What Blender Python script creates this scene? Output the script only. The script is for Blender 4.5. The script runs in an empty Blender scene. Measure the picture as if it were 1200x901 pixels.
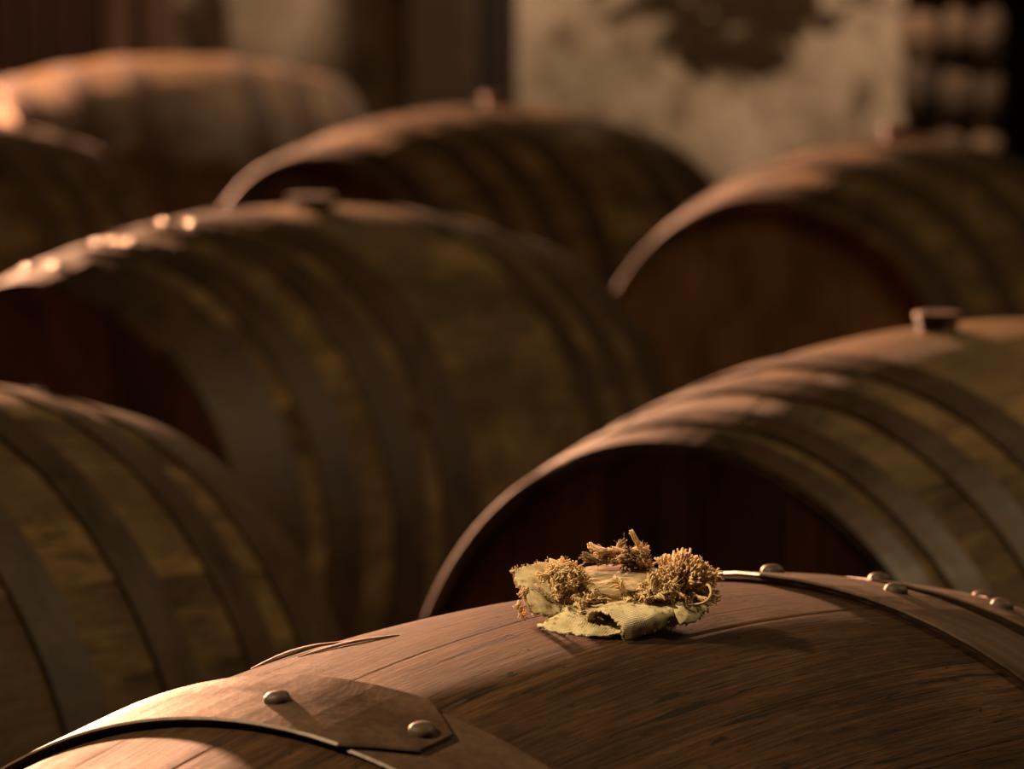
import bpy, bmesh, math, random
import numpy as np
from mathutils import Vector, Matrix, noise

# ------------------------------------------------------------------ camera, world, lights, exposure
SC = bpy.context.scene
COL = SC.collection
IMG_W, IMG_H = 1200, 901
FPX, PITCH, CAM_H = 5008.4, 0.11186, 1.08656
CAMLOC = Vector((0, 0, CAM_H))
FWD = Vector((0, math.cos(PITCH), -math.sin(PITCH)))
RIGHT = Vector((1, 0, 0))
UP = RIGHT.cross(FWD)

cam = bpy.data.cameras.new('camera')
cam.sensor_width = 36
cam.lens = FPX / IMG_W * 36
cam.clip_start = 0.05
cam.clip_end = 100
cam.dof.use_dof = True
cam.dof.focus_distance = 2.20
cam.dof.aperture_fstop = 9.5
camo = bpy.data.objects.new('camera', cam)
camo.location = CAMLOC
camo.rotation_euler = (math.pi / 2 - PITCH, 0, 0)
COL.objects.link(camo)
SC.camera = camo

world = bpy.data.worlds.new('cellar_ambient')
world.use_nodes = True
bg = world.node_tree.nodes['Background']
bg.inputs[0].default_value = (1.0, 0.70, 0.40, 1)
bg.inputs[1].default_value = 0.018
SC.world = world


def area_light(name, loc, target, size, size_y, power, color):
    d = bpy.data.lights.new(name, 'AREA')
    d.shape = 'RECTANGLE'
    d.size = size
    d.size_y = size_y
    d.energy = power
    d.color = color
    o = bpy.data.objects.new(name, d)
    o.location = loc
    o.rotation_euler = (Vector(target) - Vector(loc)).to_track_quat('-Z', 'Y').to_euler()
    COL.objects.link(o)
    return o


def spot_light(name, loc, target, cone, radius, power, color):
    d = bpy.data.lights.new(name, 'SPOT')
    d.spot_size = math.radians(cone)
    d.spot_blend = 0.8
    d.shadow_soft_size = radius
    d.energy = power
    d.color = color
    o = bpy.data.objects.new(name, d)
    o.location = loc
    o.rotation_euler = (Vector(target) - Vector(loc)).to_track_quat('-Z', 'Y').to_euler()
    COL.objects.link(o)
    return o


area_light('warm_lamp', (-4.4, 12.2, 2.5), (-5.9, 6.4, 0.9), 0.5, 0.5, 9300, (1.0, 0.47, 0.25))
area_light('side_fill', (2.5, 2.9, 3.5), (0.1, 4.4, 0.5), 0.9, 0.8, 82, (1.0, 0.71, 0.36))  # unseen soft fill from high right for the barrels' near sides
area_light('low_window', (3.7, 4.7, 1.7), (-0.4, 4.8, 0.6), 0.3, 0.4, 4, (1.0, 0.88, 0.72))
spot_light('hanging_spot', (-1.15, 1.9, 1.8), (0.04, 2.2, 0.74), 38, 0.05, 190, (1.0, 0.74, 0.42))
area_light('wall_fill', (0.65, 11.6, 2.9), (0.65, 12.7, 1.5), 0.5, 0.3, 235, (1.0, 0.61, 0.36))  # unseen fill, added to brighten the back wall

SC.view_settings.view_transform = 'Standard'
SC.view_settings.look = 'None'
SC.view_settings.gamma = 1
SC.view_settings.exposure = 0.0
SC.view_settings.use_curve_mapping = False


# ------------------------------------------------------------------ helpers
def tag(o, label=None, cat=None, group=None, kind=None):
    if label: o['label'] = label
    if cat: o['category'] = cat
    if group: o['group'] = group
    if kind: o['kind'] = kind
    return o


def empty(name, loc, rz=0, label=None, cat=None, group=None):
    o = bpy.data.objects.new(name, None)
    o.empty_display_size = 0.1
    o.location = loc
    o.rotation_euler = (0, 0, rz)
    COL.objects.link(o)
    return tag(o, label, cat, group)


def mesh_obj(name, verts, faces, mat, parent=None, uvs=None, smooth=True):
    """one mesh object; uvs = per-vertex (u, v)"""
    me = bpy.data.meshes.new(name)
    me.from_pydata([tuple(v) for v in verts], [], faces)
    if uvs is not None:
        lay = me.uv_layers.new(name='UVMap')
        idx = np.empty(len(me.loops), dtype=np.int32)
        me.loops.foreach_get('vertex_index', idx)
        lay.data.foreach_set('uv', np.asarray(uvs, dtype=np.float32)[idx].ravel())
    me.polygons.foreach_set('use_smooth', [smooth] * len(me.polygons))
    me.materials.append(mat)
    me.update()
    o = bpy.data.objects.new(name, me)
    COL.objects.link(o)
    if parent: o.parent = parent
    return o


def pix(x, y, depth_y):
    """world point on the ray of photo pixel (x, y) at world distance Y"""
    d = FWD + RIGHT * ((x - IMG_W / 2) / FPX) - UP * ((y - IMG_H / 2) / FPX)
    return CAMLOC + d * (depth_y / d.y)


# ------------------------------------------------------------------ materials
class NT:
    def __init__(self, name):
        self.m = bpy.data.materials.new(name)
        self.m.use_nodes = True
        self.t = self.m.node_tree
        self.b = self.t.nodes['Principled BSDF']

    def n(self, typ, **kw):
        nd = self.t.nodes.new('ShaderNode' + typ)
        for k, v in kw.items():
            if k.startswith('i_'):
                nd.inputs[int(k[2:])].default_value = v
            else:
                setattr(nd, k, v)
        return nd

    def l(self, a, b): self.t.links.new(a, b)

    def noise(self, vec, scale, detail=5, rough=0.6, dist=0.0, sc=(1, 1, 1)):
        mp = self.n('Mapping')
        mp.inputs['Scale'].default_value = sc
        self.l(vec, mp.inputs['Vector'])
        nz = self.n('TexNoise')
        nz.inputs['Scale'].default_value = scale
        nz.inputs['Detail'].default_value = detail
        nz.inputs['Roughness'].default_value = rough
        nz.inputs['Distortion'].default_value = dist
        self.l(mp.outputs[0], nz.inputs['Vector'])
        return nz.outputs['Fac']

    def ramp(self, fac, stops, interp='LINEAR'):
        r = self.n('ValToRGB')
        r.color_ramp.interpolation = interp
        e = r.color_ramp.elements
        while len(e) < len(stops): e.new(0.5)
        for el, (p, c) in zip(e, stops):
            el.position = p
            el.color = (*c, 1) if len(c) == 3 else c
        self.l(fac, r.inputs[0])
        return r.outputs[0]

    def mix(self, a, b, fac, mode='MIX'):
        m = self.n('MixRGB', blend_type=mode)
        for sock, v in ((0, fac), (1, a), (2, b)):
            if isinstance(v, (int, float)): m.inputs[sock].default_value = v
            elif isinstance(v, tuple): m.inputs[sock].default_value = (*v, 1)
            else: self.l(v, m.inputs[sock])
        return m.outputs[0]

    def math(self, op, a, b=0.0):
        m = self.n('Math', operation=op)
        for sock, v in ((0, a), (1, b)):
            if isinstance(v, (int, float)): m.inputs[sock].default_value = v
            else: self.l(v, m.inputs[sock])
        return m.outputs[0]

    def bump(self, h, strength, dist, normal=None):
        b = self.n('Bump')
        b.inputs['Strength'].default_value = strength
        b.inputs['Distance'].default_value = dist
        self.l(h, b.inputs['Height'])
        if normal is not None: self.l(normal, b.inputs['Normal'])
        return b.outputs[0]

    def uvrand(self, k=7.0):
        """uv in metres, shifted by a per-object random amount"""
        uv = self.n('UVMap')
        oi = self.n('ObjectInfo')
        cb = self.n('CombineXYZ')
        r = self.math('MULTIPLY', oi.outputs['Random'], k)
        self.l(r, cb.inputs[0]); self.l(r, cb.inputs[2])
        ad = self.n('VectorMath', operation='ADD')
        self.l(uv.outputs[0], ad.inputs[0]); self.l(cb.outputs[0], ad.inputs[1])
        return ad.outputs[0], oi.outputs['Random']


G3 = (0.5, 0.5, 0.5)
BL, WH = (0, 0, 0), (1, 1, 1)


def wood_mat(name, dark, mid, light, tint=0.35, rough=(0.42, 0.75), grain=1.0, golden=None, gfac=0.5, spec=0.25):
    t = NT(name)
    v, rnd = t.uvrand()
    big = t.noise(v, 9, 5, 0.6, 0.4, (0.6, 1.2, 1))
    col = t.ramp(big, [(0.30, dark), (0.52, mid), (0.74, light)])
    if golden:
        gp = t.noise(v, 14, 4, 0.65, 0.6, (0.5, 1.0, 1))
        col = t.mix(col, golden, t.math('MULTIPLY', t.ramp(gp, [(0.48, BL), (0.66, WH)]), gfac))
    # per-stave value
    pv = t.ramp(rnd, [(0, (1 - tint,) * 3), (1, (1 + tint * 0.6,) * 3)])
    col = t.mix(col, pv, 1.0, 'MULTIPLY')
    # grain streaks along u
    g1 = t.noise(v, 1, 6, 0.7, 0.15, (13, 400, 1))
    g2 = t.noise(v, 1, 4, 0.6, 0.3, (30, 900, 1))
    col = t.mix(col, t.ramp(g1, [(0.32, (0.30,) * 3), (0.62, (1.2,) * 3)]), 0.75 * grain, 'MULTIPLY')
    col = t.mix(col, t.ramp(g2, [(0.32, (0.35,) * 3), (0.6, (1.15,) * 3)]), 0.7 * grain, 'MULTIPLY')
    # checks / cracks: thin long dark lines
    ck = t.noise(v, 1, 3, 0.55, 0.5, (8, 150, 1))
    ckm = t.ramp(ck, [(0.325, WH), (0.36, BL)])
    sp = t.noise(v, 1, 4, 0.6, 0.5, (60, 180, 1))
    spm = t.ramp(sp, [(0.29, WH), (0.34, BL)])
    cm = t.mix(ckm, spm, 1.0, 'LIGHTEN')
    col = t.mix(col, (0.012, 0.008, 0.005), cm)
    t.l(col, t.b.inputs['Base Color'])
    rr = t.ramp(big, [(0.35, (rough[1],) * 3), (0.65, (rough[0],) * 3)])
    t.l(rr, t.b.inputs['Roughness'])
    t.b.inputs['Specular IOR Level'].default_value = spec
    g3 = t.noise(v, 1, 5, 0.7, 0.4, (90, 1300, 1))
    col2 = t.math('ADD', g1, t.math('MULTIPLY', g2, 0.6))
    n1 = t.bump(t.math('ADD', col2, t.math('MULTIPLY', g3, 0.5)), 0.85 * grain, 0.0022)
    inv = t.math('SUBTRACT', 1.0, cm)
    n2 = t.bump(inv, 0.6 * grain, 0.0015, n1)
    n3 = t.bump(t.noise(v, 35, 4, 0.6, 0.2, (0.5, 1, 1)), 0.3, 0.004, n2)
    t.l(n3, t.b.inputs['Normal'])
    return t.m


def metal_mat(name, dark, rust, metallic=0.55, rough=(0.32, 0.62), spec=0.5):
    t = NT(name)
    t.b.inputs['Specular IOR Level'].default_value = spec
    v, rnd = t.uvrand()
    big = t.noise(v, 22, 6, 0.65, 0.5, (1, 0.6, 1))
    fine = t.noise(v, 240, 4, 0.6)
    col = t.ramp(big, [(0.34, dark), (0.68, rust)])
    col = t.mix(col, t.ramp(fine, [(0.3, (0.6,) * 3), (0.7, (1.2,) * 3)]), 0.7, 'MULTIPLY')
    t.l(col, t.b.inputs['Base Color'])
    t.b.inputs['Metallic'].default_value = metallic
    t.l(t.ramp(big, [(0.3, (rough[0],) * 3), (0.7, (rough[1],) * 3)]), t.b.inputs['Roughness'])
    n1 = t.bump(fine, 0.25, 0.0008)
    n2 = t.bump(big, 0.3, 0.003, n1)
    t.l(n2, t.b.inputs['Normal'])
    return t.m


def plain_noise_mat(name, stops, scale, rough=0.8, bump=0.4, bdist=0.01, coord='Object', sc=(1, 1, 1), spec=0.2):
    t = NT(name)
    tc = t.n('TexCoord')
    nz = t.noise(tc.outputs[coord], scale, 6, 0.62, 0.3, sc)
    t.l(t.ramp(nz, stops), t.b.inputs['Base Color'])
    t.b.inputs['Roughness'].default_value = rough
    t.b.inputs['Specular IOR Level'].default_value = spec
    t.l(t.bump(nz, bump, bdist), t.b.inputs['Normal'])
    return t.m


M = {}
M['oak_front'] = wood_mat('weathered_oak_front', (0.030, 0.0135, 0.0065), (0.063, 0.030, 0.0132), (0.098, 0.049, 0.0225), 0.2, (0.55, 0.8), 1.25, spec=0.1)
M['oak'] = wood_mat('aged_oak', (0.050, 0.028, 0.014), (0.120, 0.072, 0.032), (0.19, 0.122, 0.054), 0.35,
                    golden=(0.28, 0.175, 0.062), gfac=0.75)
M['oak_head'] = wood_mat('oak_head_boards', (0.085, 0.042, 0.017), (0.17, 0.082, 0.030), (0.25, 0.125, 0.048), 0.4)
M['hoop'] = metal_mat('dark_hoop_steel', (0.024, 0.0135, 0.0072), (0.058, 0.030, 0.0145), 0.1, (0.42, 0.66), 0.32)
M['hoop_front'] = metal_mat('brown_hoop_steel', (0.040, 0.022, 0.013), (0.074, 0.039, 0.022), 0.2, (0.36, 0.62), 0.35)
M['hoop_rusty'] = metal_mat('rusty_hoop', (0.03, 0.015, 0.008), (0.075, 0.036, 0.018), 0.0, (0.75, 0.9))
M['rivet'] = metal_mat('rivet_steel', (0.5, 0.43, 0.37), (0.6, 0.5, 0.42), 0.95, (0.2, 0.3))
M['rivet_front'] = metal_mat('dull_rivet_steel', (0.028, 0.017, 0.011), (0.055, 0.032, 0.019), 0.05, (0.5, 0.65), 0.22)
M['bung'] = wood_mat('bung_wood', (0.05, 0.03, 0.018), (0.09, 0.05, 0.028), (0.15, 0.08, 0.04), 0.2)
M['bung_black'] = wood_mat('blackened_bung_wood', (0.012, 0.008, 0.005), (0.022, 0.014, 0.009), (0.04, 0.025, 0.015), 0.2, (0.8, 0.9))
M['bung_red'] = wood_mat('reddish_bung_wood', (0.06, 0.02, 0.009), (0.10, 0.034, 0.015), (0.14, 0.05, 0.022), 0.2)

# ------------------------------------------------------------------ setting
YW = 12.7


def box(name, x0, x1, y0, y1, z0, z1, mat, parent=None, bev=0.0):
    bm = bmesh.new()
    bmesh.ops.create_cube(bm, size=1)
    for v in bm.verts:
        v.co = Vector(((x0 + x1) / 2 + v.co.x * (x1 - x0), (y0 + y1) / 2 + v.co.y * (y1 - y0), (z0 + z1) / 2 + v.co.z * (z1 - z0)))
    if bev:
        bmesh.ops.bevel(bm, geom=bm.edges[:], offset=bev, segments=2, affect='EDGES', profile=0.6)
    me = bpy.data.meshes.new(name)
    bm.to_mesh(me); bm.free()
    me.materials.append(mat)
    o = bpy.data.objects.new(name, me)
    COL.objects.link(o)
    if parent: o.parent = parent
    return o


def wx(px, y=YW): return pix(px, 80, y).x
def wz(py, y=YW): return pix(600, py, y).z


M['floor'] = plain_noise_mat('earth_floor', [(0.3, (0.015, 0.011, 0.008)), (0.7, (0.05, 0.036, 0.024))], 3.0, 0.9, 0.5, 0.02)
fl = box('floor', -7, 7, -2, 14, -0.12, 0.0, M['floor'])
tag(fl, 'dark packed earth cellar floor under the barrels', 'floor', kind='structure')


def plaster_mat():
    t = NT('stained_whitewash')
    tc = t.n('TexCoord')
    v = tc.outputs['Object']
    n1 = t.noise(v, 3.2, 6, 0.62, 0.4)
    col = t.ramp(n1, [(0.34, (0.085, 0.075, 0.060)), (0.50, (0.155, 0.138, 0.112)), (0.66, (0.215, 0.195, 0.165))])
    # peeled patch: threshold drops with height, where the limewash is gone
    sp = t.n('SeparateXYZ'); t.l(v, sp.inputs[0])
    n2 = t.noise(v, 5.0, 6, 0.6, 0.7, (1.0, 1, 1.2))
    # centre of the big bare patch
    dx = t.math('DIVIDE', t.math('SUBTRACT', sp.outputs[0], wx(880)), 0.50)
    dz = t.math('DIVIDE', t.math('SUBTRACT', sp.outputs[2], wz(-5)), 0.24)
    rr = t.math('ADD', t.math('MULTIPLY', dx, dx), t.math('MULTIPLY', dz, dz))
    bare = t.math('SUBTRACT', t.math('ADD', t.math('MULTIPLY', n2, 4.2), -1.25), rr)
    col = t.mix(col, (0.014, 0.010, 0.006), t.ramp(bare, [(0.02, BL), (0.28, WH)]))
    lx = t.math('DIVIDE', t.math('SUBTRACT', sp.outputs[0], wx(238)), 0.11)
    lz = t.math('DIVIDE', t.math('SUBTRACT', sp.outputs[2], wz(75)), 0.34)
    lr = t.math('ADD', t.math('MULTIPLY', lx, lx), t.math('MULTIPLY', lz, lz))
    left_dark = t.math('SUBTRACT', t.math('ADD', t.math('MULTIPLY', n2, 2.2), -0.25), lr)  # noise-edged darker patch towards the left of the wall
    col = t.mix(col, (0.026, 0.018, 0.012), t.ramp(left_dark, [(0.02, BL), (0.4, WH)]))
    n4 = t.noise(v, 8.5, 5, 0.6, 0.6, (1.2, 1, 0.8))
    col = t.mix(col, (0.03, 0.021, 0.013), t.ramp(n4, [(0.56, BL), (0.66, (0.7,) * 3)]))
    t.l(col, t.b.inputs['Base Color'])
    t.b.inputs['Roughness'].default_value = 0.9
    t.b.inputs['Specular IOR Level'].default_value = 0.03
    nb = t.bump(t.noise(v, 22, 6, 0.65), 0.5, 0.02)
    t.l(t.bump(n1, 0.5, 0.06, nb), t.b.inputs['Normal'])
    return t.m


M['plaster'] = plaster_mat()
wb = box('wall_back', -7, wx(1168), YW, YW + 0.4, 0.0, 3.2, M['plaster'])
tag(wb, 'stained limewashed cellar wall behind the barrels', 'wall', kind='structure')
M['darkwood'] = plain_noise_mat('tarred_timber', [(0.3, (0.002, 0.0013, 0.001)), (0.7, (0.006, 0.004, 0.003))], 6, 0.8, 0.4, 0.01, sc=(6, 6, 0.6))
M['redwood'] = plain_noise_mat('red_painted_timber', [(0.3, (0.012, 0.005, 0.0035)), (0.7, (0.026, 0.010, 0.007))], 5, 0.7, 0.4, 0.01, sc=(6, 6, 0.5))
M['boardwood'] = plain_noise_mat('brown_timber', [(0.3, (0.03, 0.018, 0.012)), (0.7, (0.07, 0.043, 0.028))], 5, 0.75, 0.4, 0.01, sc=(6, 6, 0.5))
M['greystone'] = plain_noise_mat('grey_pillar_render', [(0.3, (0.009, 0.007, 0.0045)), (0.7, (0.026, 0.020, 0.013))], 7, 0.9, 0.5, 0.02, sc=(1, 1, 0.5))

wr = box('wall_right', wx(1168) + 2.2, wx(1168) + 2.5, YW - 4.0, YW + 0.4, 0, 3.2, M['darkwood'])
tag(wr, 'dark cellar side wall beyond the stone pier', 'wall', kind='structure')
# passage beyond the pier: near-black panel stands in for its unlit depth
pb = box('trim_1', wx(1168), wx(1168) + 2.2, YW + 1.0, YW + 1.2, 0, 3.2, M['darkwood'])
tag(pb, 'black panel standing in for the unlit passage beside the stone pier', 'trim', kind='structure')

# rendered pillar and tarred post standing against the wall
pl = empty('pillar', (wx(520), YW - 0.12, 0), 0, 'square grey rendered pillar against the limewashed wall', 'pillar')
w = wx(562) - wx(480)
box('shaft', -w / 2, w / 2, -0.11, 0.12, 0, 3.0, M['greystone'], pl, 0.02)
box('plinth', -w / 2 - 0.02, w / 2 + 0.02, -0.13, 0.12, 0, 0.16, M['greystone'], pl, 0.015)
po = empty('timber_post', (wx(584), YW - 0.08, 0), 0, 'black tarred timber post beside the grey pillar', 'post')
w = wx(606) - wx(563)
box('shaft', -w / 2 + 0.004, w / 2, 0.0, 0.08, 0, 3.0, M['darkwood'], po, 0.012)
box('foot', -w / 2 + 0.004, w / 2 + 0.005, -0.015, 0.08, 0, 0.10, M['darkwood'], po, 0.008)

# red plank door with jamb boards, far left
dr = empty('plank_door', (wx(60), YW - 0.075, 0), 0, 'dark red plank door at the end of the limewashed wall', 'door')
px_edges = [-70, -38, -6, 27, 60, 92, 122]
for a, b in zip(px_edges[:-1], px_edges[1:]):
    box('plank', wx(a) - wx(60) + 0.003, wx(b) - wx(60) - 0.003, -0.02, 0.05, 0.03, 2.05, M['redwood'], dr, 0.006)
box('ledge', wx(-68) - wx(60), wx(120) - wx(60), -0.05, -0.02, 0.42, 0.54, M['redwood'], dr, 0.008)
box('ledge', wx(-68) - wx(60), wx(120) - wx(60), -0.05, -0.02, 1.5, 1.62, M['redwood'], dr, 0.008)
jb = empty('door_jamb', (wx(140), YW - 0.05, 0), 0, 'upright brown timber jamb beside the red plank door', 'jamb')
box('post', wx(125) - wx(140), wx(156) - wx(140), -0.06, 0.05, 0, 2.2, M['boardwood'], jb, 0.008)
box('base_block', wx(123) - wx(140), wx(158) - wx(140), -0.07, 0.05, 0, 0.2, M['boardwood'], jb, 0.006)
jb2 = empty('upright_board', (wx(182), YW - 0.03, 0), 0, 'narrow brown board leaning on the wall next to the door jamb', 'board')
box('board', wx(170) - wx(182), wx(206) - wx(182), -0.02, 0.03, 0, 1.9, M['boardwood'], jb2, 0.005)
box('cleat', wx(172) - wx(182), wx(204) - wx(182), -0.035, -0.02, 0.9, 0.98, M['boardwood'], jb2, 0.004)

# rubble pier: mortar core with separate stones on its faces
pr = empty('stone_pier', (wx(1106), YW - 0.15, 0), 0, 'rough brown rubble stone pier at the edge of the limewash', 'pier')
w = wx(1168) - wx(1046)
M['mortar'] = plain_noise_mat('dark_mortar', [(0.3, (0.02, 0.013, 0.009)), (0.7, (0.055, 0.036, 0.024))], 14, 0.95, 0.6, 0.02)
box('core', -w / 2 + 0.03, w / 2 - 0.03, -0.08, 0.12, 0, 3.0, M['mortar'], pr, 0.02)


def stone_mat():
    t = NT('rubble_stone')
    tc = t.n('TexCoord')
    oi = t.n('ObjectInfo')
    nz = t.noise(tc.outputs['Object'], 16, 6, 0.65, 0.4)
    a = t.ramp(nz, [(0.35, (0.02, 0.013, 0.008)), (0.58, (0.055, 0.036, 0.022)), (0.75, (0.13, 0.085, 0.054))])
    a = t.mix(a, t.ramp(oi.outputs['Random'], [(0, (0.35,) * 3), (1, (1.5,) * 3)]), 1.0, 'MULTIPLY')
    t.l(a, t.b.inputs['Base Color'])
    t.b.inputs['Roughness'].default_value = 0.9
    t.l(t.bump(nz, 0.6, 0.02), t.b.inputs['Normal'])
    return t.m


M['stone'] = stone_mat()
rs = random.Random(5)


def rock(name, cx, cy, cz, sx, sy, sz, parent, seed):
    bm = bmesh.new()
    bmesh.ops.create_icosphere(bm, subdivisions=2, radius=1)
    for v in bm.verts:
        n = noise.noise(v.co * 1.3 + Vector((seed * 3.7, 0, 0)))
        c = v.co * (1 + 0.28 * n)
        c = Vector([math.copysign(abs(q) ** 0.6, q) for q in c])
        v.co = Vector((cx + c.x * sx, cy + c.y * sy, cz + c.z * sz))
    me = bpy.data.meshes.new(name)
    bm.to_mesh(me); bm.free()
    me.polygons.foreach_set('use_smooth', [True] * len(me.polygons))
    me.materials.append(M['stone'])
    o = bpy.data.objects.new(name, me)
    COL.objects.link(o); o.parent = parent
    return o


z = 0.02
k = 0
while z < 1.6:
    h = rs.uniform(0.09, 0.19)
    x = -w / 2
    while x < w / 2 - 0.03:
        ww = min(rs.uniform(0.08, 0.22), w / 2 - x)
        rock('stone', x + ww / 2, -0.085 + rs.uniform(-0.02, 0.02), z + h / 2 + rs.uniform(-0.02, 0.02), ww / 2 * 0.98, 0.05, h / 2 * rs.uniform(0.8, 1.0), pr, k)
        x += ww; k += 1
    z += h

# ------------------------------------------------------------------ barrels
RB, RH, BL_ = 0.36, 0.2942, 0.8836
HL = BL_ / 2


def rad(s): return RH + (RB - RH) * (1 - (2 * s / BL_) ** 2)


def polar(s, r, th):  # barrel local: axis = +X, lateral(near side) = -Y, up = Z, origin on the floor
    return (s, -r * math.sin(th), RB + r * math.cos(th))


def stave(parent, th0, th1, mat, seed, ns=30, nt=8, thick=0.026):
    gap = 0.0001 / RB
    a0, a1 = th0 + gap, th1 - gap
    cf = 0.0004 / RB  # chamfer at the seam
    ths = [a0, a0 + cf] + [a0 + cf + (a1 - a0 - 2 * cf) * i / nt for i in range(1, nt)] + [a1 - cf, a1]
    drop = [0.00015, 0.0] + [0.0] * (nt - 1) + [0.0, 0.00015]
    rr = random.Random(seed)
    lift = 0.0 if nt > 10 else rr.uniform(-0.0003, 0.0003)
    verts, uvs, faces = [], [], []
    m = len(ths)
    for i in range(ns + 1):
        s = -HL + BL_ * i / ns
        for th, d in zip(ths, drop):
            verts.append(polar(s, rad(s) - d + lift, th)); uvs.append((s, th * RB))
        e = (HL - abs(s)) / 0.05
        ti = thick if e >= 1 else 0.008 + (thick - 0.008) * max(e, 0)
        for th in (a1, a0):
            verts.append(polar(s, rad(s) - ti, th)); uvs.append((s, th * RB + 0.03))
    row = m + 2
    for i in range(ns):
        for j in range(row):
            a = i * row + j; b = i * row + (j + 1) % row
            faces.append((a, b, b + row, a + row))
    faces.append(tuple(reversed(range(row))))
    faces.append(tuple(range(ns * row, ns * row + row)))
    o = mesh_obj('stave', verts, faces, mat, parent, uvs)
    flat = [not (1 <= (q % row) <= m - 3) for q in range(ns * row)] + [True, True]
    o.data.polygons.foreach_set('use_smooth', [not f for f in flat])
    return o


def band(name, parent, s0, s1, th0, th1, base, thick, mat, seg, cut=0.0):
    """hoop band lying on the staves from angle th0 to th1 (closed when a full turn)"""
    full = abs(th1 - th0) > 6.28
    prof = [(0, 0.0), (0, 1.0), (0.0, 1.0), (1.0, 1.0), (1.0, 1.0), (1, 0.0)]
    bev = min(0.0012, thick * 0.35)
    verts, uvs, faces = [], [], []
    n = seg if full else seg + 1
    wv = s1 - s0
    for i in range(n):
        f = i / seg
        th = th0 + (th1 - th0) * f
        a, b = s0, s1
        if cut and not full:      # cut corners at both ends of a lap
            e = min(f, 1 - f) * seg
            c = max(0, 1 - e / 2) * cut
            a += c * wv; b -= c * wv
        for s, up in ((a + 0.004, -0.0015), (a, thick - bev), (a + bev, thick), (b - bev, thick), (b, thick - bev), (b - 0.004, -0.0015)):
            verts.append(polar(s, rad(s) + base + up, th)); uvs.append((s, th * RB))
    for i in range(n if full else n - 1):
        j = (i + 1) % n
        for k in range(6):
            l = (k + 1) % 6
            faces.append((i * 6 + k, j * 6 + k, j * 6 + l, i * 6 + l))
    if not full:
        faces.append(tuple(range(6)))
        faces.append(tuple(reversed(range((n - 1) * 6, n * 6))))
    o = mesh_obj(name, verts, faces, mat, parent, uvs, smooth=False)
    return o


def rivet_mesh(r, h, mat):
    verts, faces = [], []
    rings = [(1.0, -0.3), (1.0, 0.15), (0.93, 0.5), (0.72, 0.8), (0.4, 0.95)]
    n = 14
    for a, b in rings:
        for i in range(n):
            t = 2 * math.pi * i / n
            w = 1 + 0.05 * math.sin(3 * t + 1)
            verts.append((r * a * w * math.cos(t), r * a * w * math.sin(t), h * b))
    verts.append((0, 0, h))
    for k in range(len(rings) - 1):
        for i in range(n):
            j = (i + 1) % n
            faces.append((k * n + i, k * n + j, (k + 1) * n + j, (k + 1) * n + i))
    L = (len(rings) - 1) * n
    for i in range(n): faces.append((L + i, L + (i + 1) % n, len(verts) - 1))
    me = bpy.data.meshes.new('rivet')
    me.from_pydata(verts, [], faces)
    uv = me.uv_layers.new(name='UVMap')
    for lo in me.loops: uv.data[lo.index].uv = me.vertices[lo.vertex_index].co.xy
    me.polygons.foreach_set('use_smooth', [True] * len(faces))
    me.materials.append(M[mat])
    return me


RIV = rivet_mesh(0.0075, 0.0052, 'rivet')
RIV_FRONT = rivet_mesh(0.0068, 0.0046, 'rivet_front')


def rivet(parent, s, th, base, me=None):
    o = bpy.data.objects.new('rivet', me or RIV)
    COL.objects.link(o)
    o.parent = parent
    o.location = polar(s, rad(s) + base, th)
    slope = -(RB - RH) * 8 * s / BL_ ** 2
    o.rotation_euler = (Matrix.Rotation(th, 3, 'X') @ Matrix.Rotation(-math.atan(slope), 3, 'Y')).to_euler()
    return o


def head(parent, side, mat, nb, rot, seed):
    """boards of one barrel head, upright, cut to the round, recessed behind the chime"""
    rr = random.Random(seed)
    R = rad(HL - 0.03) - 0.015
    ws = [rr.uniform(0.8, 1.25) for _ in range(nb)]
    tot = sum(ws)
    e = -R
    s_out = side * (HL - 0.024)
    s_in = side * (HL - 0.044)
    ca, sa = math.cos(rot), math.sin(rot)
    for w_ in ws:
        a, b = e + 0.0008, e + 2 * R * w_ / tot - 0.0008
        e += 2 * R * w_ / tot
        a = max(a, -R + 0.0005); b = min(b, R - 0.0005)
        n = 6
        xs = [a + (b - a) * i / n for i in range(n + 1)]
        out = [(x, math.sqrt(max(R * R - x * x, 0))) for x in xs]
        ring = out + [(x, -h) for x, h in reversed(out)]
        off = rr.uniform(-0.0008, 0.0008)
        verts, uvs = [], []
        for s in (s_out + off, s_in):
            for x, h in ring:
                y, zz = x * ca - h * sa, x * sa + h * ca
                verts.append((s, -y, RB + zz)); uvs.append((h, x))
        m = len(ring)
        faces = [tuple(range(m)), tuple(reversed(range(m, 2 * m)))]
        for i in range(m):
            j = (i + 1) % m
            faces.append((i, i + m, j + m, j))
        o = mesh_obj('head_board', verts, faces, mat, parent, uvs, smooth=False)
        bm = bmesh.new(); bm.from_mesh(o.data)
        bmesh.ops.remove_doubles(bm, verts=bm.verts, dist=1e-6)
        bmesh.ops.recalc_face_normals(bm, faces=bm.faces)
        bm.to_mesh(o.data); bm.free()


D2R = math.pi / 180


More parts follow.
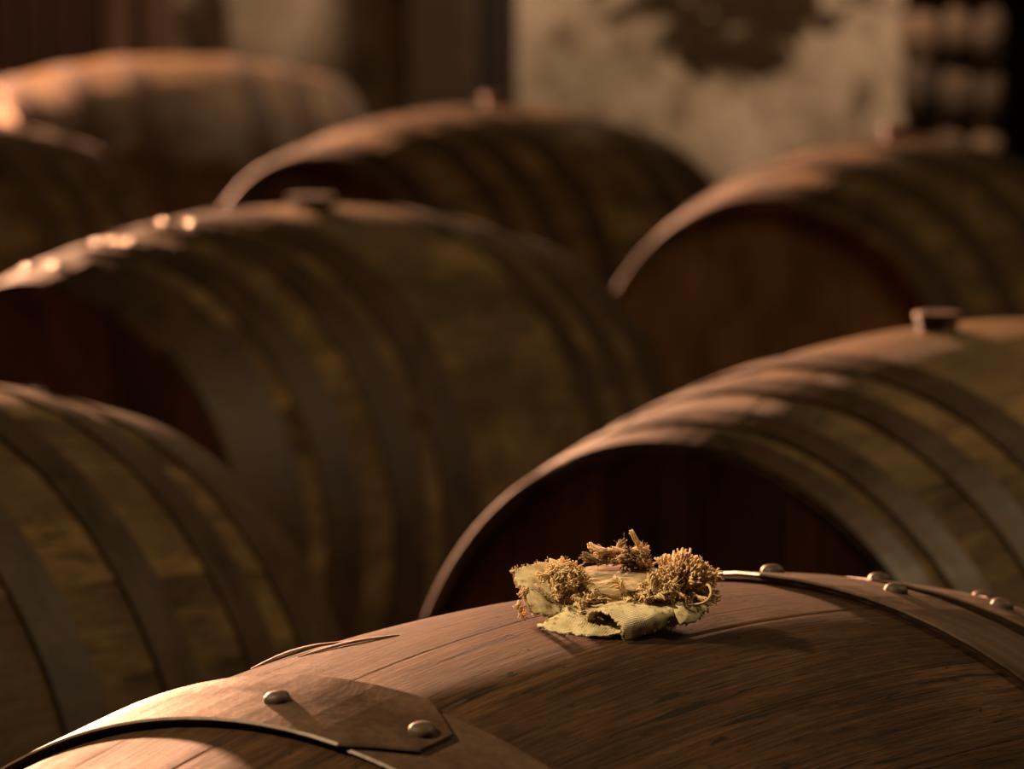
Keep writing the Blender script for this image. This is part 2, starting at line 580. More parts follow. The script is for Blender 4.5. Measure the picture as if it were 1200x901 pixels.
def make_barrel(name, loc, yaw, label, hoops, seed, wood='oak', metal='hoop', seams=None, seg=96):
    root = empty(name, (loc[0], loc[1], 0), yaw, label, 'barrel', 'oak barrels lying in the cellar')
    rr = random.Random(seed)
    if seams:
        ang = list(seams)
    else:
        ang = [rr.uniform(0, 11)]
    end = ang[0] + 360
    while end - ang[-1] > 16:
        ang.append(ang[-1] + rr.uniform(9.5, 13.5))
    if end - ang[-1] > 11: ang.append((end + ang[-1]) / 2)
    ang.append(end)
    for i in range(len(ang) - 1):
        stave(root, ang[i] * D2R, ang[i + 1] * D2R, M[wood], seed * 100 + i, 60 if wood == 'oak_front' else 30, 24 if wood == 'oak_front' else 8)
    for side in (-1, 1):
        head(root, side, M['oak_head'], 6, rr.uniform(-0.12, 0.12), seed * 10 + side)
    for hp in hoops:
        s0, s1, lap0, lap1, rv = hp
        h = band('hoop', root, s0 + 0.002, s1 - 0.002, math.pi, 3 * math.pi, 0.0004, 0.0028, M[metal], seg)
        band('hoop_lap', h, s0 - 0.001, s1 + 0.001, lap0 * D2R, lap1 * D2R, 0.0030, 0.0030, M[metal], 22, 0.32)
        for (rs_, rt) in rv:
            rivet(h, rs_, rt * D2R, 0.0058, RIV_FRONT if metal == 'hoop_front' else RIV)
    return root


def auto_hoops(bands, seed, lo=-13, hi=4):
    r = random.Random(seed)
    out = []
    for (a, b) in bands:
        c = (a + b) / 2
        t0 = r.uniform(lo, hi - 8)
        t1 = t0 + r.uniform(7, 10)
        out.append((a, b, t0 - 5, t1 + 5, [(c + 0.004, t0), (c - 0.004, t1)]))
    return out


# fitted ground positions and headings
A = make_barrel('oak_barrel', (0.0418, 2.2161), 0.9188,
                'brown oak barrel that carries the frayed sackcloth bundle on its bilge',
                [(-0.272, -0.205, -44, 14.2, [(-0.243, -1.5), (-0.236, 12.4)]),
                 (-0.398, -0.348, 100, 120, [(-0.37, 104), (-0.37, 116)]),
                 (-0.440, -0.410, 100, 120, [(-0.425, 104), (-0.425, 116)]),
                 (0.166, 0.236, -8.5, 75, [(0.209, -4.2), (0.214, 8.8)]),
                 (0.268, 0.330, -7, 75, [(0.300, -2.0), (0.302, 12.0)]),
                 (0.362, 0.438, -3, 75, [(0.392, 0.5), (0.395, 14.5)])],
                1, 'oak_front', 'hoop_front', seams=(-23.5, -12.2, -1.0, 11.3, 23.2, 33.6, 45.0), seg=160)
B = make_barrel('oak_barrel', (0.4129, 3.7383), 0.8764,
                'golden brown oak barrel with dark hoops and a small round bung, behind the sackcloth',
                auto_hoops([(-0.441, -0.408), (-0.398, -0.362), (-0.322, -0.280), (-0.246, -0.196), (0.12, 0.17), (0.24, 0.29), (0.33, 0.37), (0.39, 0.44)], 21, -150, -120), 2)
C = make_barrel('oak_barrel', (-0.2757, 5.2027), 0.9390,
                'long dark hooped oak barrel with shiny rivets along its ridge and a black bung',
                [(-0.440, -0.352, -16, 2, [(-0.388, -11.9), (-0.392, -3.0)]),
                 (-0.330, -0.272, -9, 6, [(-0.301, -5.5), (-0.300, -1.2), (-0.299, 2.2)]),
                 (-0.232, -0.172, -6, 8, [(-0.203, -2.5), (-0.196, 3.2)]),
                 (-0.150, -0.080, 110, 130, [(-0.11, 114), (-0.11, 126)]),
                 (0.155, 0.212, 110, 126, [(0.18, 114), (0.18, 122)]),
                 (0.252, 0.305, 114, 130, [(0.28, 118), (0.28, 126)]),
                 (0.345, 0.440, 114, 130, [(0.39, 118), (0.39, 126)])], 3)
D = make_barrel('oak_barrel', (-0.0617, 7.7848), 0.8898,
                'oak barrel with orange lit shoulder in front of the black post',
                auto_hoops([(-0.44, -0.375), (-0.30, -0.245), (-0.205, -0.155), (-0.095, -0.035), (0.16, 0.22), (0.27, 0.33), (0.375, 0.44)], 23, -150, -120), 4)
E_ = make_barrel('oak_barrel', (0.5866, 6.6953), 1.0917,
                 'dark oak barrel in front of the rubble stone pier, its broad head showing',
                 auto_hoops([(-0.44, -0.375), (-0.30, -0.235), (-0.12, -0.06), (0.08, 0.14), (0.24, 0.30), (0.375, 0.44)], 24, -150, -120), 5)
H_ = make_barrel('oak_barrel', (-0.6156, 3.2802), 0.9480,
                 'brown oak barrel with evenly spaced hoops, its plain end towards the sackcloth barrel',
                 [(0.015, 0.072, -12, 6, [(0.045, -8), (0.045, 1)]),
                  (0.142, 0.196, -14, 4, [(0.17, -10), (0.168, -1)]),
                  (0.266, 0.318, -16, 2, [(0.29, -12), (0.29, -3)]),
                  (0.356, 0.440, -20, 0, [(0.395, -15), (0.395, -4)]),
                  (-0.16, -0.10, 20, 40, [(-0.13, 24), (-0.13, 36)]),
                  (-0.30, -0.24, 20, 40, [(-0.27, 24), (-0.27, 36)]),
                  (-0.44, -0.36, 20, 40, [(-0.40, 24), (-0.40, 36)])], 6)
F_ = make_barrel('oak_barrel', (-0.8429, 10.4222), 0.3983,
                 'orange lit oak barrel lying crosswise near the red plank door',
                 auto_hoops([(-0.44, -0.375), (-0.30, -0.24), (-0.16, -0.10), (0.12, 0.18), (0.25, 0.31), (0.375, 0.44)], 26, -150, -120), 7, 'oak', 'hoop_rusty')
G_ = make_barrel('oak_barrel', (-1.095, 7.465), 0.8692,
                 'oak barrel with a bright ridge between the crosswise barrel and the riveted barrel',
                 auto_hoops([(-0.44, -0.375), (-0.30, -0.24), (-0.16, -0.10), (0.06, 0.125), (0.17, 0.23), (0.28, 0.34), (0.375, 0.44)], 27, -150, -120), 8, 'oak', 'hoop_rusty')


# bungs standing in the bung holes
def lathe(name, rings, n, mat, parent, seed, wob=0.04):
    verts, uvs, faces = [], [], []
    for q, (r, z_) in enumerate(rings):
        for i in range(n):
            t = 2 * math.pi * i / n
            k_ = 1 + wob * noise.noise(Vector((math.cos(t) * 1.5, math.sin(t) * 1.5, seed + z_ * 30)))
            verts.append((r * k_ * math.cos(t), r * k_ * math.sin(t), z_)); uvs.append((r * math.cos(t), r * math.sin(t) + z_))
    for q in range(len(rings) - 1):
        for i in range(n):
            j = (i + 1) % n
            faces.append((q * n + i, q * n + j, (q + 1) * n + j, (q + 1) * n + i))
    faces.append(tuple(reversed(range(n))))
    L = (len(rings) - 1) * n
    faces.append(tuple(range(L, L + n)))
    return mesh_obj(name, verts, faces, mat, parent, uvs, smooth=False)


def make_bung(bar_loc, yaw, s, th, r, h, mat, label, seed):
    p = polar(s, rad(s), th * D2R)
    ca, sa = math.cos(yaw), math.sin(yaw)
    loc = (bar_loc[0] + p[0] * ca - p[1] * sa, bar_loc[1] + p[0] * sa + p[1] * ca, p[2])
    root = empty('barrel_bung', loc, yaw, label, 'bung', 'bungs in the barrels')
    lathe('stopper', [(r * 0.86, -0.004), (r * 0.90, h * 0.3), (r * 0.96, h * 0.62), (r * 1.0, h * 0.70)], 22, M[mat], root, seed)
    lathe('stopper_cap', [(r * 1.0, h * 0.66), (r * 1.06, h * 0.74), (r * 1.06, h * 0.94), (r * 0.98, h)], 22, M[mat], root, seed + 2)
    return root


make_bung((0.4129, 3.7383), 0.8764, -0.060, -1.0, 0.020, 0.016, 'bung', 'round wooden bung on the golden brown barrel behind the sackcloth', 1)
make_bung((-0.2757, 5.2027), 0.9390, 0.028, 3.0, 0.028, 0.014, 'bung_black', 'wide blackened bung on the long riveted barrel', 2)
make_bung((-0.0617, 7.7848), 0.8898, 0.045, 0.0, 0.022, 0.022, 'bung_red', 'reddish bung on the barrel in front of the black post', 3)
make_bung((0.5866, 6.6953), 1.0917, 0.035, 0.0, 0.020, 0.022, 'bung_red', 'reddish bung on the dark barrel before the stone pier', 4)
#@@RAG
# ------------------------------------------------------------------ sackcloth bundle with its wooden bung
PXM = 0.000439            # metres per photo pixel at the bundle
YC = 2.19                 # the bundle's middle, on the bilge of the front barrel
_ca, _sa = math.cos(0.9188), math.sin(0.9188)


def surf_z(x, y):
    """height of the front barrel's skin above the floor at world x, y"""
    dx, dy = x - 0.0418, y - 2.2161
    s = dx * _ca + dy * _sa
    l = dx * _sa - dy * _ca
    r = rad(s)
    return RB + math.sqrt(max(r * r - l * l, 0.0))


def P(x, y, d):
    """photo pixel + depth towards the viewer (in bundle pixels) -> world, kept above the barrel"""
    p = pix(x, y, YC - d * PXM)
    zmin = surf_z(p.x, p.y) + 0.0012
    if p.z < zmin: p.z = zmin
    return p


def cloth_mat():
    t = NT('frayed_sackcloth')
    v, rnd = t.uvrand()
    tc = t.n('TexCoord')
    big = t.noise(tc.outputs['Object'], 60, 5, 0.6, 0.3)
    col = t.ramp(big, [(0.32, (0.36, 0.27, 0.14)), (0.50, (0.60, 0.49, 0.29)), (0.70, (0.74, 0.63, 0.42))])
    spot = t.noise(tc.outputs['Object'], 260, 4, 0.6, 0.2)
    col = t.mix(col, (0.13, 0.09, 0.045), t.ramp(spot, [(0.55, BL), (0.68, (0.8,) * 3)]))
    wa = t.n('TexWave', wave_type='BANDS', bands_direction='X'); wa.inputs['Scale'].default_value = 1.0
    wb_ = t.n('TexWave', wave_type='BANDS', bands_direction='Y'); wb_.inputs['Scale'].default_value = 1.0
    for w_ in (wa, wb_):
        mp = t.n('Mapping'); mp.inputs['Scale'].default_value = (230, 230, 1)
        t.l(v, mp.inputs[0]); t.l(mp.outputs[0], w_.inputs[0])
        w_.inputs['Distortion'].default_value = 0.6
    wv = t.math('MULTIPLY', wa.outputs['Fac'], wb_.outputs['Fac'])
    col = t.mix(col, t.ramp(wv, [(0, (0.72,) * 3), (0.6, (1.1,) * 3)]), 0.55, 'MULTIPLY')
    t.l(col, t.b.inputs['Base Color'])
    t.b.inputs['Roughness'].default_value = 0.9
    t.b.inputs['Specular IOR Level'].default_value = 0.1
    n1 = t.bump(wv, 0.5, 0.0006)
    t.l(t.bump(big, 0.4, 0.002, n1), t.b.inputs['Normal'])
    return t.m


def yarn_mat(name, a, b, c):
    t = NT(name)
    tc = t.n('TexCoord')
    nz = t.noise(tc.outputs['Object'], 190, 4, 0.6, 0.2)
    t.l(t.ramp(nz, [(0.3, a), (0.5, b), (0.7, c)]), t.b.inputs['Base Color'])
    t.b.inputs['Roughness'].default_value = 0.85
    t.b.inputs['Specular IOR Level'].default_value = 0.15
    t.b.inputs['Sheen Weight'].default_value = 0.15
    return t.m


M['cloth'] = cloth_mat()
M['yarn'] = yarn_mat('tan_yarn', (0.36, 0.21, 0.11), (0.60, 0.39, 0.215), (0.74, 0.54, 0.33))
M['yarn_y'] = yarn_mat('straw_yarn', (0.36, 0.24, 0.11), (0.60, 0.43, 0.22), (0.74, 0.57, 0.34))
M['yarn_d'] = yarn_mat('dirty_yarn', (0.09, 0.055, 0.028), (0.19, 0.12, 0.06), (0.34, 0.22, 0.12))
M['bung_pale'] = wood_mat('pale_bung_wood', (0.33, 0.235, 0.12), (0.45, 0.335, 0.18), (0.55, 0.425, 0.25), 0.1, (0.6, 0.8))

_base = pix(722, 722, YC)
ROOT = Vector((_base.x, YC, surf_z(_base.x, YC)))
rag = empty('sackcloth', ROOT, 0, 'crumpled pale sackcloth with frayed yarn ends wrapped round the pale bung', 'cloth')


class Fib:
    """collects thin tapered tubes into one mesh"""
    def __init__(self): self.v, self.f = [], []

    def tube(self, pts, r0, r1, n=4, tip=True):
        b = len(self.v)
        m = len(pts)
        for i, p in enumerate(pts):
            q = pts[min(i + 1, m - 1)] - pts[max(i - 1, 0)]
            if q.length < 1e-9: q = Vector((0, 0, 1))
            q.normalize()
            a = q.cross(Vector((0.31, 0.7, 0.64))).normalized()
            c = q.cross(a)
            r = r0 + (r1 - r0) * i / (m - 1)
            for k in range(n):
                t = 2 * math.pi * k / n
                self.v.append(p + a * (r * math.cos(t)) + c * (r * math.sin(t)))
        for i in range(m - 1):
            for k in range(n):
                l = (k + 1) % n
                self.f.append((b + i * n + k, b + i * n + l, b + (i + 1) * n + l, b + (i + 1) * n + k))
        self.f.append(tuple(b + k for k in reversed(range(n))))
        self.f.append(tuple(b + (m - 1) * n + k for k in range(n)))

    def build(self, name, mat, parent, kind=None):
        o = mesh_obj(name, [v - ROOT for v in self.v], self.f, mat, parent)
        if kind: o['kind'] = kind
        return o


rf = random.Random(11)


def rv(k): return Vector((rf.gauss(0, k), rf.gauss(0, k), rf.gauss(0, k)))


def keep_up(p, m=0.0006):
    z_ = surf_z(p.x, p.y) + m
    if p.z < z_: p.z = z_
    return p


def curl(p, d, length, n, bend, grav=0.0, wob=0.15):
    """wandering strand from p in direction d"""
    pts = [p.copy()]
    d = d.normalized()
    st = length / n
    for i in range(n):
        d = (d + rv(wob) + bend * (1.0 / n) + Vector((0, 0, -grav / n))).normalized()
        p = keep_up(p + d * st)
        pts.append(p.copy())
    return pts


def yarn_end(F, p, d, length, thick, plies=6, splay=0.35, bend=Vector((0, 0, 0)), grav=0.0, fuzz=3):
    """one plied yarn that frays into fibres at its tip"""
    core = curl(p, d, length, 6, bend, grav, 0.10)
    d2 = (core[-1] - core[-3]).normalized()
    a = d2.cross(Vector((0.2, 0.9, 0.3))).normalized(); c = d2.cross(a)
    ph = rf.uniform(0, 6.28)
    for k in range(plies):
        t0 = 2 * math.pi * k / plies + ph
        pts = []
        for i, q in enumerate(core):
            f = i / (len(core) - 1)
            t = t0 + 3.2 * f
            rr_ = thick * (0.42 + splay * max(0, f - 0.45) * 2.4)
            pts.append(keep_up(q + a * (rr_ * math.cos(t)) + c * (rr_ * math.sin(t)) + rv(thick * 0.06)))
        e = pts[-1] - pts[-2]
        pts.append(pts[-1] + e * rf.uniform(0.2, 0.6) + rv(thick * 0.25))
        F.tube(pts, thick * 0.36, thick * 0.22, 4)
    for k in range(fuzz):
        q = core[rf.randrange(2, len(core))]
        F.tube(curl(q, rv(1) + d2 * 0.6, thick * rf.uniform(1.2, 2.8), 4, rv(0.6), 0, 0.3), thick * 0.055, thick * 0.03, 3)


def bspl(c0, c1, c2, c3, t):
    return (c0 * (-t ** 3 + 2 * t * t - t) + c1 * (3 * t ** 3 - 5 * t * t + 2) + c2 * (-3 * t ** 3 + 4 * t * t + t) + c3 * (t ** 3 - t * t)) * 0.5


def curve_eval(cs, u):
    n = len(cs) - 1
    x = min(max(u * n, 0), n - 1e-6)
    i = int(x)
    g = lambda j: cs[min(max(j, 0), n)]
    return bspl(g(i - 1), g(i), g(i + 1), g(i + 2), x - i)


def patch(name, grid, seed, nu=26, nv=26, rough=0.0006, jag=0.0012, thick=0.0012, fray=(1, 1, 1, 1), fl=0.0032):
    """cloth fold from a grid of (x, y, depth) control points; frays its edges"""
    G = [[P(*q) for q in row] for row in grid]
    rr_ = random.Random(seed)
    verts, uvs = [], []
    pts = {}
    for i in range(nu + 1):
        u = i / nu
        cols = [curve_eval(row, u) for row in G]
        for j in range(nv + 1):
            v = j / nv
            p = curve_eval(cols, v)
            e = min(i, nu - i, j, nv - j)
            nz = Vector((noise.noise(p * 110 + Vector((seed, 0, 0))), noise.noise(p * 110 + Vector((0, seed, 9))), noise.noise(p * 110 + Vector((5, 0, seed)))))
            p = p + nz * rough * 2.0
            nz2 = Vector((noise.noise(p * 330), noise.noise(p * 330 + Vector((7, 1, 2))), noise.noise(p * 330 + Vector((3, 9, 4)))))
            p = p + nz2 * rough * 0.7
            if e == 0: p = p + Vector((rr_.gauss(0, 1), rr_.gauss(0, 1), rr_.gauss(0, 1))) * jag * 0.45
            keep_up(p, 0.0014)
            pts[i, j] = p
            verts.append(p - ROOT); uvs.append((u * 0.05, v * 0.05))
    faces = []
    for i in range(nu):
        for j in range(nv):
            a = i * (nv + 1) + j
            faces.append((a, a + 1, a + nv + 2, a + nv + 1))
    o = mesh_obj(name, verts, faces, M['cloth'], rag, uvs)
    md = o.modifiers.new('thickness', 'SOLIDIFY')
    md.thickness = thick; md.offset = 0
    # frayed threads along the chosen edges
    F = Fib()
    edges = [([(0, j) for j in range(nv + 1)], (1, 0)), ([(nu, j) for j in range(nv + 1)], (-1, 0)),
             ([(i, 0) for i in range(nu + 1)], (0, 1)), ([(i, nv) for i in range(nu + 1)], (0, -1))]
    for (ed, (di, dj)), on in zip(edges, fray):
        if not on: continue
        for (i, j) in ed:
            p = pts[i, j]
            out = (p - pts[i + di, j + dj]).normalized()
            for q in range(4 if on == 1 else 7):
                F.tube(curl(p + rv(0.0006), out + rv(0.55), fl * rf.uniform(0.35, 1.0) * on, 4, rv(0.8), 0.2, 0.25), 0.00022, 0.00010, 3)
    if F.v: F.build('frayed_edge', M['yarn_d'] if seed in (4, 5, 7) else M['yarn_y'] if seed % 2 else M['yarn'], o, 'stuff')
    return o


# folds (pixel x, pixel y, depth towards the viewer); rows run down, columns across
left_fold = patch('cloth_fold', [
    [(601, 669, 10), (614, 665, 0), (630, 661, -14), (648, 659, -26)],
    [(607, 683, 24), (621, 679, 18), (638, 677, 4), (654, 678, -10)],
    [(615, 700, 36), (628, 698, 34), (645, 698, 22), (660, 697, 6)],
    [(624, 716, 44), (638, 719, 46), (652, 717, 36), (667, 712, 20)]], 3, fray=(1, 0, 1, 1), fl=0.0019)
left_lap = patch('cloth_fold', [
    [(617, 699, 50), (624, 692, 54), (634, 695, 52), (646, 704, 46)],
    [(619, 708, 58), (630, 705, 64), (642, 709, 62), (654, 713, 54)],
    [(625, 720, 60), (636, 721, 68), (648, 722, 68), (660, 720, 60)]], 4, 16, 16, fray=(1, 1, 1, 0), fl=0.002)
lower_fold = patch('cloth_fold', [
    [(662, 714, 36), (670, 711, 40), (690, 716, 44), (712, 722, 48), (732, 728, 50)],
    [(650, 720, 58), (664, 719, 66), (686, 727, 74), (710, 733, 78), (734, 737, 78)],
    [(640, 729, 76), (656, 731, 88), (680, 737, 94), (706, 738, 98), (732, 739, 94)],
    [(631, 733, 84), (648, 741, 100), (672, 747, 108), (700, 746, 110), (731, 741, 104)]], 5, 30, 30, fray=(0, 2, 1, 0), fl=0.0022)
roll_fold = patch('cloth_fold', [
    [(688, 727, 80), (700, 722, 66), (716, 714, 48), (738, 710, 34), (764, 710, 28)],
    [(690, 719, 88), (704, 711, 76), (722, 706, 58), (744, 704, 46), (770, 706, 40)],
    [(704, 716, 98), (716, 711, 92), (734, 708, 78), (756, 708, 66), (780, 709, 54)],
    [(720, 726, 108), (733, 721, 104), (750, 717, 94), (768, 715, 82), (788, 714, 66)],
    [(729, 738, 116), (742, 734, 110), (758, 728, 100), (774, 724, 88), (789, 722, 70)],
    [(731, 752, 116), (743, 748, 104), (758, 742, 92), (772, 736, 80), (784, 731, 62)]], 7, 34, 34, fray=(0, 0, 1, 0), rough=0.0004, fl=0.0018)
roll_inner = patch('cloth_fold', [
    [(688, 727, 79), (702, 724, 62), (722, 722, 44), (748, 722, 30)],
    [(698, 732, 82), (712, 731, 66), (732, 730, 50), (758, 729, 36)],
    [(714, 737, 92), (728, 737, 78), (746, 736, 62), (768, 734, 46)]], 8, 14, 14, fray=(0, 0, 1, 0), fl=0.0016)
right_fold = patch('cloth_fold', [
    [(784, 708, 52), (796, 707, 58), (812, 706, 46), (829, 704, 24)],
    [(785, 716, 62), (797, 715, 68), (813, 714, 58), (830, 709, 34)],
    [(786, 725, 68), (798, 724, 74), (812, 722, 66), (827, 714, 42)],
    [(788, 733, 70), (799, 733, 76), (811, 729, 68), (823, 719, 46)]], 9, 22, 22, fray=(2, 0, 0, 0), fl=0.003)
back_fold = patch('cloth_fold', [
    [(650, 668, -52), (680, 668, -66), (720, 667, -72), (760, 666, -66), (800, 672, -48)],
    [(652, 684, -56), (682, 684, -72), (720, 684, -78), (762, 684, -72), (806, 688, -50)],
    [(656, 698, -54), (684, 700, -68), (720, 700, -74), (764, 700, -68), (808, 704, -46)]], 10, 24, 24, fray=(0, 0, 0, 0))
floor_fold = patch('cloth_fold', [
    [(650, 707, -40), (690, 700, -50), (740, 698, -50), (800, 704, -30)],
    [(648, 712, 0), (690, 704, 0), (740, 702, 0), (812, 708, 10)],
    [(654, 716, 36), (690, 710, 40), (740, 708, 40), (806, 714, 40)],
    [(664, 722, 66), (700, 718, 66), (750, 716, 60), (796, 724, 58)]], 12, 26, 26, rough=0.001, fray=(0, 0, 0, 0))

# wooden bung lying in the cloth, its top leaning to the viewer
bc = P(727, 677, 2)
bungr = empty('wrapped_bung', bc, 0, 'pale wooden bung with grained top sitting in the crumpled sackcloth', 'bung')
bungr.rotation_euler = (0.12, -0.045, 0.3)
R_ = 0.0240


def chipped(name, rings, n, mat, parent, seed):
    verts, uvs, faces = [], [], []
    for q, (r, z_) in enumerate(rings):
        for i in range(n):
            t = 2 * math.pi * i / n
            cx, cy = math.cos(t), math.sin(t)
            k_ = 1 + 0.10 * noise.noise(Vector((cx * 1.4, cy * 1.4, seed))) + 0.05 * noise.noise(Vector((cx * 6, cy * 6, seed + z_ * 60)))
            zz = z_ + 0.0012 * noise.noise(Vector((cx * 2, cy * 2, seed + 3)))
            verts.append((r * k_ * cx, r * k_ * cy, zz)); uvs.append((r * cx * 1.0, r * cy * 1.0 + z_))
    for q in range(len(rings) - 1):
        for i in range(n):
            j = (i + 1) % n
            faces.append((q * n + i, q * n + j, (q + 1) * n + j, (q + 1) * n + i))
    faces.append(tuple(reversed(range(n))))
    L = (len(rings) - 1) * n
    faces.append(tuple(range(L, L + n)))
    return mesh_obj(name, verts, faces, mat, parent, uvs, smooth=False)


chipped('plug', [(R_ * 0.80, -0.0125), (R_ * 0.90, -0.006), (R_ * 0.97, -0.0035)], 40, M['bung'], bungr, 2)
chipped('plug_top', [(R_ * 0.97, -0.0040), (R_ * 1.03, -0.0022), (R_ * 1.02, -0.0004), (R_ * 0.97, 0.0006), (R_ * 0.6, 0.0010), (R_ * 0.2, 0.0008)], 40, M['bung_pale'], bungr, 2)


# tufts of frayed yarn: each a part of the cloth
def tuft(name, roots, aim, n, length, thick, mat, spread, grav=0.0, plies=6, splay=0.35, bend=0.4, fuzz=3):
    F = Fib()
    for k_ in range(n):
        a, b = rf.choice(roots)
        f = rf.random()
        q = [a[i] + (b[i] - a[i]) * f for i in range(3)]
        p = P(*q) + rv(0.0012)
        t = aim(q) + rv(spread)
        yarn_end(F, p, t, length * rf.uniform(0.65, 1.15), thick * rf.uniform(0.75, 1.2), plies, splay, rv(bend), grav, fuzz)
    return F.build(name, M[mat], rag, 'stuff')


def d3(x, y, d): return Vector((x, -d, -y))  # pixel direction (right, down, towards viewer) -> world


# big brush of yarn ends at the right, fanned like a chrysanthemum
F = Fib()
for k_ in range(84):
    t = math.radians(rf.uniform(-42, 128))
    el = rf.uniform(-0.5, 0.9)
    p = P(798 + rf.uniform(-8, 8), 690 + rf.uniform(-6, 6), rf.uniform(0, 26))
    t2 = d3(math.cos(t), -math.sin(t), el)
    L = 40 + 6 * math.cos(t - 0.9)
    if t > 1.6: L *= 0.9
    yarn_end(F, p, t2, L * PXM * rf.uniform(0.75, 1.02) / math.sqrt(1 + el * el * 0.35), 0.0026 * rf.uniform(0.8, 1.2), 8, 0.30, rv(0.3), 0.1, 4)
F.build('yarn_tuft', M['yarn'], rag, 'stuff')
# low part of the brush, curling over the right fold
F = Fib()
for k_ in range(26):
    p = P(796 + rf.uniform(-10, 16), 696 + rf.uniform(-4, 6), rf.uniform(20, 44))
    yarn_end(F, p, d3(rf.uniform(-0.3, 1.0), rf.uniform(0.0, 0.7), rf.uniform(0.2, 0.9)), rf.uniform(12, 24) * PXM, 0.0017, 5, 0.4, rv(0.6), 0.5, 4)
F.build('yarn_tuft', M['yarn_y'], rag, 'stuff')
# twisted bundle lying behind the bung
F = Fib()
for k_ in range(30):
    y0 = rf.uniform(646, 658)
    p = P(rf.uniform(706, 738), y0, rf.uniform(-40, -14))
    yarn_end(F, p, d3(rf.choice((-0.5, 1, 1)), rf.uniform(-0.15, 0.12), rf.uniform(-0.3, 0.3)), rf.uniform(16, 28) * PXM, 0.0021, 6, 0.3, rv(0.3), -0.05, 4)
for k_ in range(12):
    p = P(rf.uniform(735, 765), rf.uniform(657, 668), rf.uniform(-36, -8))
    yarn_end(F, p, d3(rf.uniform(-0.6, 0.9), rf.uniform(-0.7, 0.0), rf.uniform(-0.2, 0.5)), rf.uniform(12, 22) * PXM, 0.0018, 5, 0.4, rv(0.5), 0.2, 4)
F.build('yarn_tuft', M['yarn_d'], rag, 'stuff')
F = Fib()
for k_ in range(14):
    p = P(rf.uniform(708, 742), rf.uniform(645, 654), rf.uniform(-36, -10))
    yarn_end(F, p, d3(rf.choice((-1, 1)), rf.uniform(-0.2, 0.15), rf.uniform(-0.2, 0.5)), rf.uniform(10, 22) * PXM, 0.0020, 6, 0.3, rv(0.3), -0.05, 4)
F.build('yarn_tuft', M['yarn'], rag, 'stuff')
# front tuft hanging over the rim of the bung
F = Fib()
for k_ in range(52):
    f = rf.random()
    p = P(732 + 44 * f + rf.uniform(-6, 6), 702 - 5 * f + rf.uniform(-4, 5), rf.uniform(40, 62))
    yarn_end(F, p, d3(rf.uniform(-0.7, 0.8), rf.uniform(-1.0, 0.1), rf.uniform(-0.1, 0.7)), rf.uniform(11, 23) * PXM, 0.0022 * rf.uniform(0.7, 1.2), 7, 0.45, rv(0.6), 0.4, 4)
F.build('yarn_tuft', M['yarn_y'], rag, 'stuff')
# fluff over the left fold
F = Fib()
for k_ in range(56):
    p = P(rf.uniform(644, 676), rf.uniform(666, 698), rf.uniform(0, 34))
    yarn_end(F, p, d3(rf.uniform(-0.7, 0.8), rf.uniform(-0.9, 0.6), rf.uniform(0.0, 0.9)), rf.uniform(9, 20) * PXM, 0.0021 * rf.uniform(0.6, 1.2), 7, 0.55, rv(0.7), 0.4, 5)
F.build('yarn_tuft', M['yarn_y'], rag, 'stuff')
F = Fib()
for k_ in range(16):
    p = P(rf.uniform(640, 668), rf.uniform(660, 672), rf.uniform(-20, 6))
    yarn_end(F, p, d3(rf.uniform(-0.3, 0.9), rf.uniform(-0.5, 0.3), rf.uniform(-0.1, 0.5)), rf.uniform(9, 17) * PXM, 0.0015, 5, 0.5, rv(0.6), 0.2, 4)
F.build('yarn_tuft', M['yarn'], rag, 'stuff')
# mossy fluff in the hollow below the bung
F = Fib()
for k_ in range(64):
    p = P(rf.uniform(652, 735), rf.uniform(692, 712), rf.uniform(30, 52))
    yarn_end(F, p, d3(rf.uniform(-1, 1), rf.uniform(-0.8, 0.4), rf.uniform(0, 0.8)), rf.uniform(7, 15) * PXM, 0.0013 * rf.uniform(0.6, 1.2), 4, 0.6, rv(0.8), 0.4, 3)
F.build('yarn_tuft', M['yarn_y'], rag, 'stuff')
# dirty loose ends hanging at the left corner
F = Fib()
for k_ in range(18):
    p = P(rf.uniform(608, 628), rf.uniform(682, 716), rf.uniform(28, 48))
    yarn_end(F, p, d3(rf.uniform(-0.5, 0.4), rf.uniform(0.1, 1.0), rf.uniform(0, 0.5)), rf.uniform(6, 13) * PXM, 0.0012, 4, 0.5, rv(0.6), 0.4, 3)
F.build('yarn_tuft', M['yarn'], rag, 'stuff')

# single upright yarn with its fuzz
F = Fib()
up = [P(x, y, d) for x, y, d in ((757, 662, -14), (754, 650, -14), (749, 640, -13), (744, 631, -12), (739.5, 623, -12))]
fine = [curve_eval(up, i / 12) for i in range(13)]
for k_ in range(5):
    t0 = k_ * 1.2566
    pts = []
    for i, q in enumerate(fine):
        f = i / 12
        rr_ = 0.00075 + 0.0003 * f
        pts.append(q + Vector((rr_ * math.cos(t0 + 5 * f), rr_ * 0.6, rr_ * math.sin(t0 + 5 * f))))
    F.tube(pts, 0.00062, 0.00050, 5)
for k_ in range(22):
    q = fine[rf.randrange(1, 9)]
    F.tube(curl(q, d3(1, -0.4, 0) + rv(0.5), rf.uniform(4, 13) * PXM, 6, d3(0, -1.2, 0) + rv(0.5), 0, 0.3), 0.00012, 0.00007, 3)
F.build('upright_yarn', M['yarn'], rag)
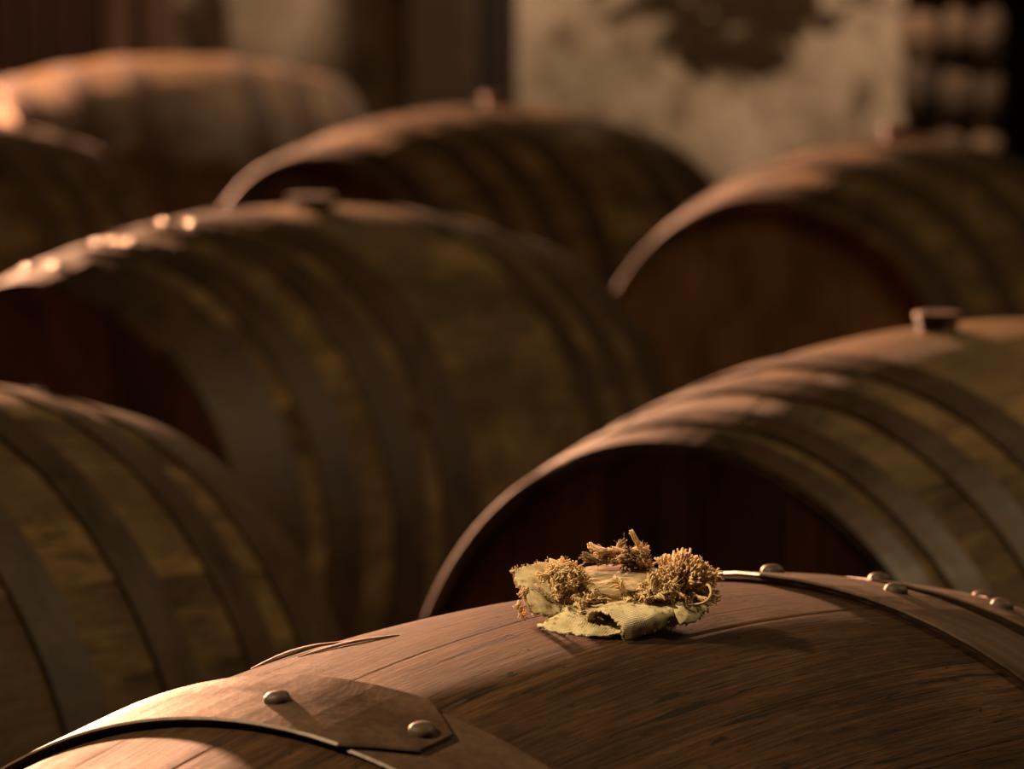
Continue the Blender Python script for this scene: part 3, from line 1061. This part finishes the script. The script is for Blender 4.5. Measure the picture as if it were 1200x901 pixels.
# stiff straw lying over the left fold and the yarn loop at the right
F = Fib()
F.tube([curve_eval([P(644, 656, 12), P(654, 659, 16), P(664, 665, 20), P(676, 674, 24)], i / 8) for i in range(9)], 0.0009, 0.0007, 6)
F.build('straw_yarn', M['yarn_y'], rag)
F = Fib()
lp = [P(x, y, d) for x, y, d in ((818, 690, 40), (827, 685, 46), (832, 688, 50), (833, 696, 54), (828, 704, 58), (818, 708, 62), (806, 709, 66))]
F.tube([curve_eval(lp, i / 24) for i in range(25)], 0.00075, 0.0006, 6)
F.build('yarn_loop', M['yarn_y'], rag)


# splinters and chips on the front barrel
def chip(name, pts, w_, h, label, mat):
    """thin splinter following points; w_ half width, h thickness"""
    n = len(pts)
    verts, faces = [], []
    for i, p in enumerate(pts):
        q = (pts[min(i + 1, n - 1)] - pts[max(i - 1, 0)]).normalized()
        sd = q.cross(Vector((0, 0, 1))).normalized()
        k_ = math.sin(math.pi * (0.08 + 0.84 * i / (n - 1)))
        for a, b in ((-1, 0), (1, 0), (0.8, 1), (-0.8, 1)):
            verts.append(p + sd * (a * w_ * k_) + Vector((0, 0, b * h * (0.5 + 0.5 * k_))))
    for i in range(n - 1):
        for j in range(4):
            l = (j + 1) % 4
            faces.append((i * 4 + j, i * 4 + l, (i + 1) * 4 + l, (i + 1) * 4 + j))
    faces.append((3, 2, 1, 0)); faces.append(tuple((n - 1) * 4 + j for j in range(4)))
    c = sum(pts, Vector()) / n
    o = mesh_obj(name, [v - c for v in verts], faces, mat, None, [(v.x, v.y) for v in verts], smooth=False)
    o.location = c
    tag(o, label, 'splinter', 'splinters on the sackcloth barrel')
    return o


def onA(s, thd, up_=0.0):
    p = polar(s, rad(s) + up_, thd * D2R)
    return Vector((0.0418 + p[0] * _ca - p[1] * _sa, 2.2161 + p[0] * _sa + p[1] * _ca, p[2]))


M['splinter'] = wood_mat('splinter_wood', (0.03, 0.016, 0.01), (0.06, 0.035, 0.02), (0.10, 0.06, 0.035), 0.1)
chip('wood_splinter', [onA(-0.214 + 0.003 * i, 2.2 + 0.75 * i, 0.0022) for i in range(6)], 0.0022, 0.0018,
     'short dark splinter lying beside the pointed riveted hoop end', M['splinter'])
chip('wood_splinter', [onA(-0.130 + 0.004 * i, -20.5 + 1.0 * i, -0.0003 + 0.0022 * math.sin(i / 7 * 3.14)) for i in range(8)], 0.0026, 0.0014,
     'curled reddish splinter lifting off the barrel that carries the sackcloth', M['bung_red'])
chip('wood_splinter', [onA(-0.134 + 0.004 * i, -14.5 + 0.7 * i, -0.0003 + 0.001 * math.sin(i / 9 * 3.14)) for i in range(10)], 0.0022, 0.0012,
     'long dark sliver of bark between the curled splinter and the sackcloth', M['splinter'])
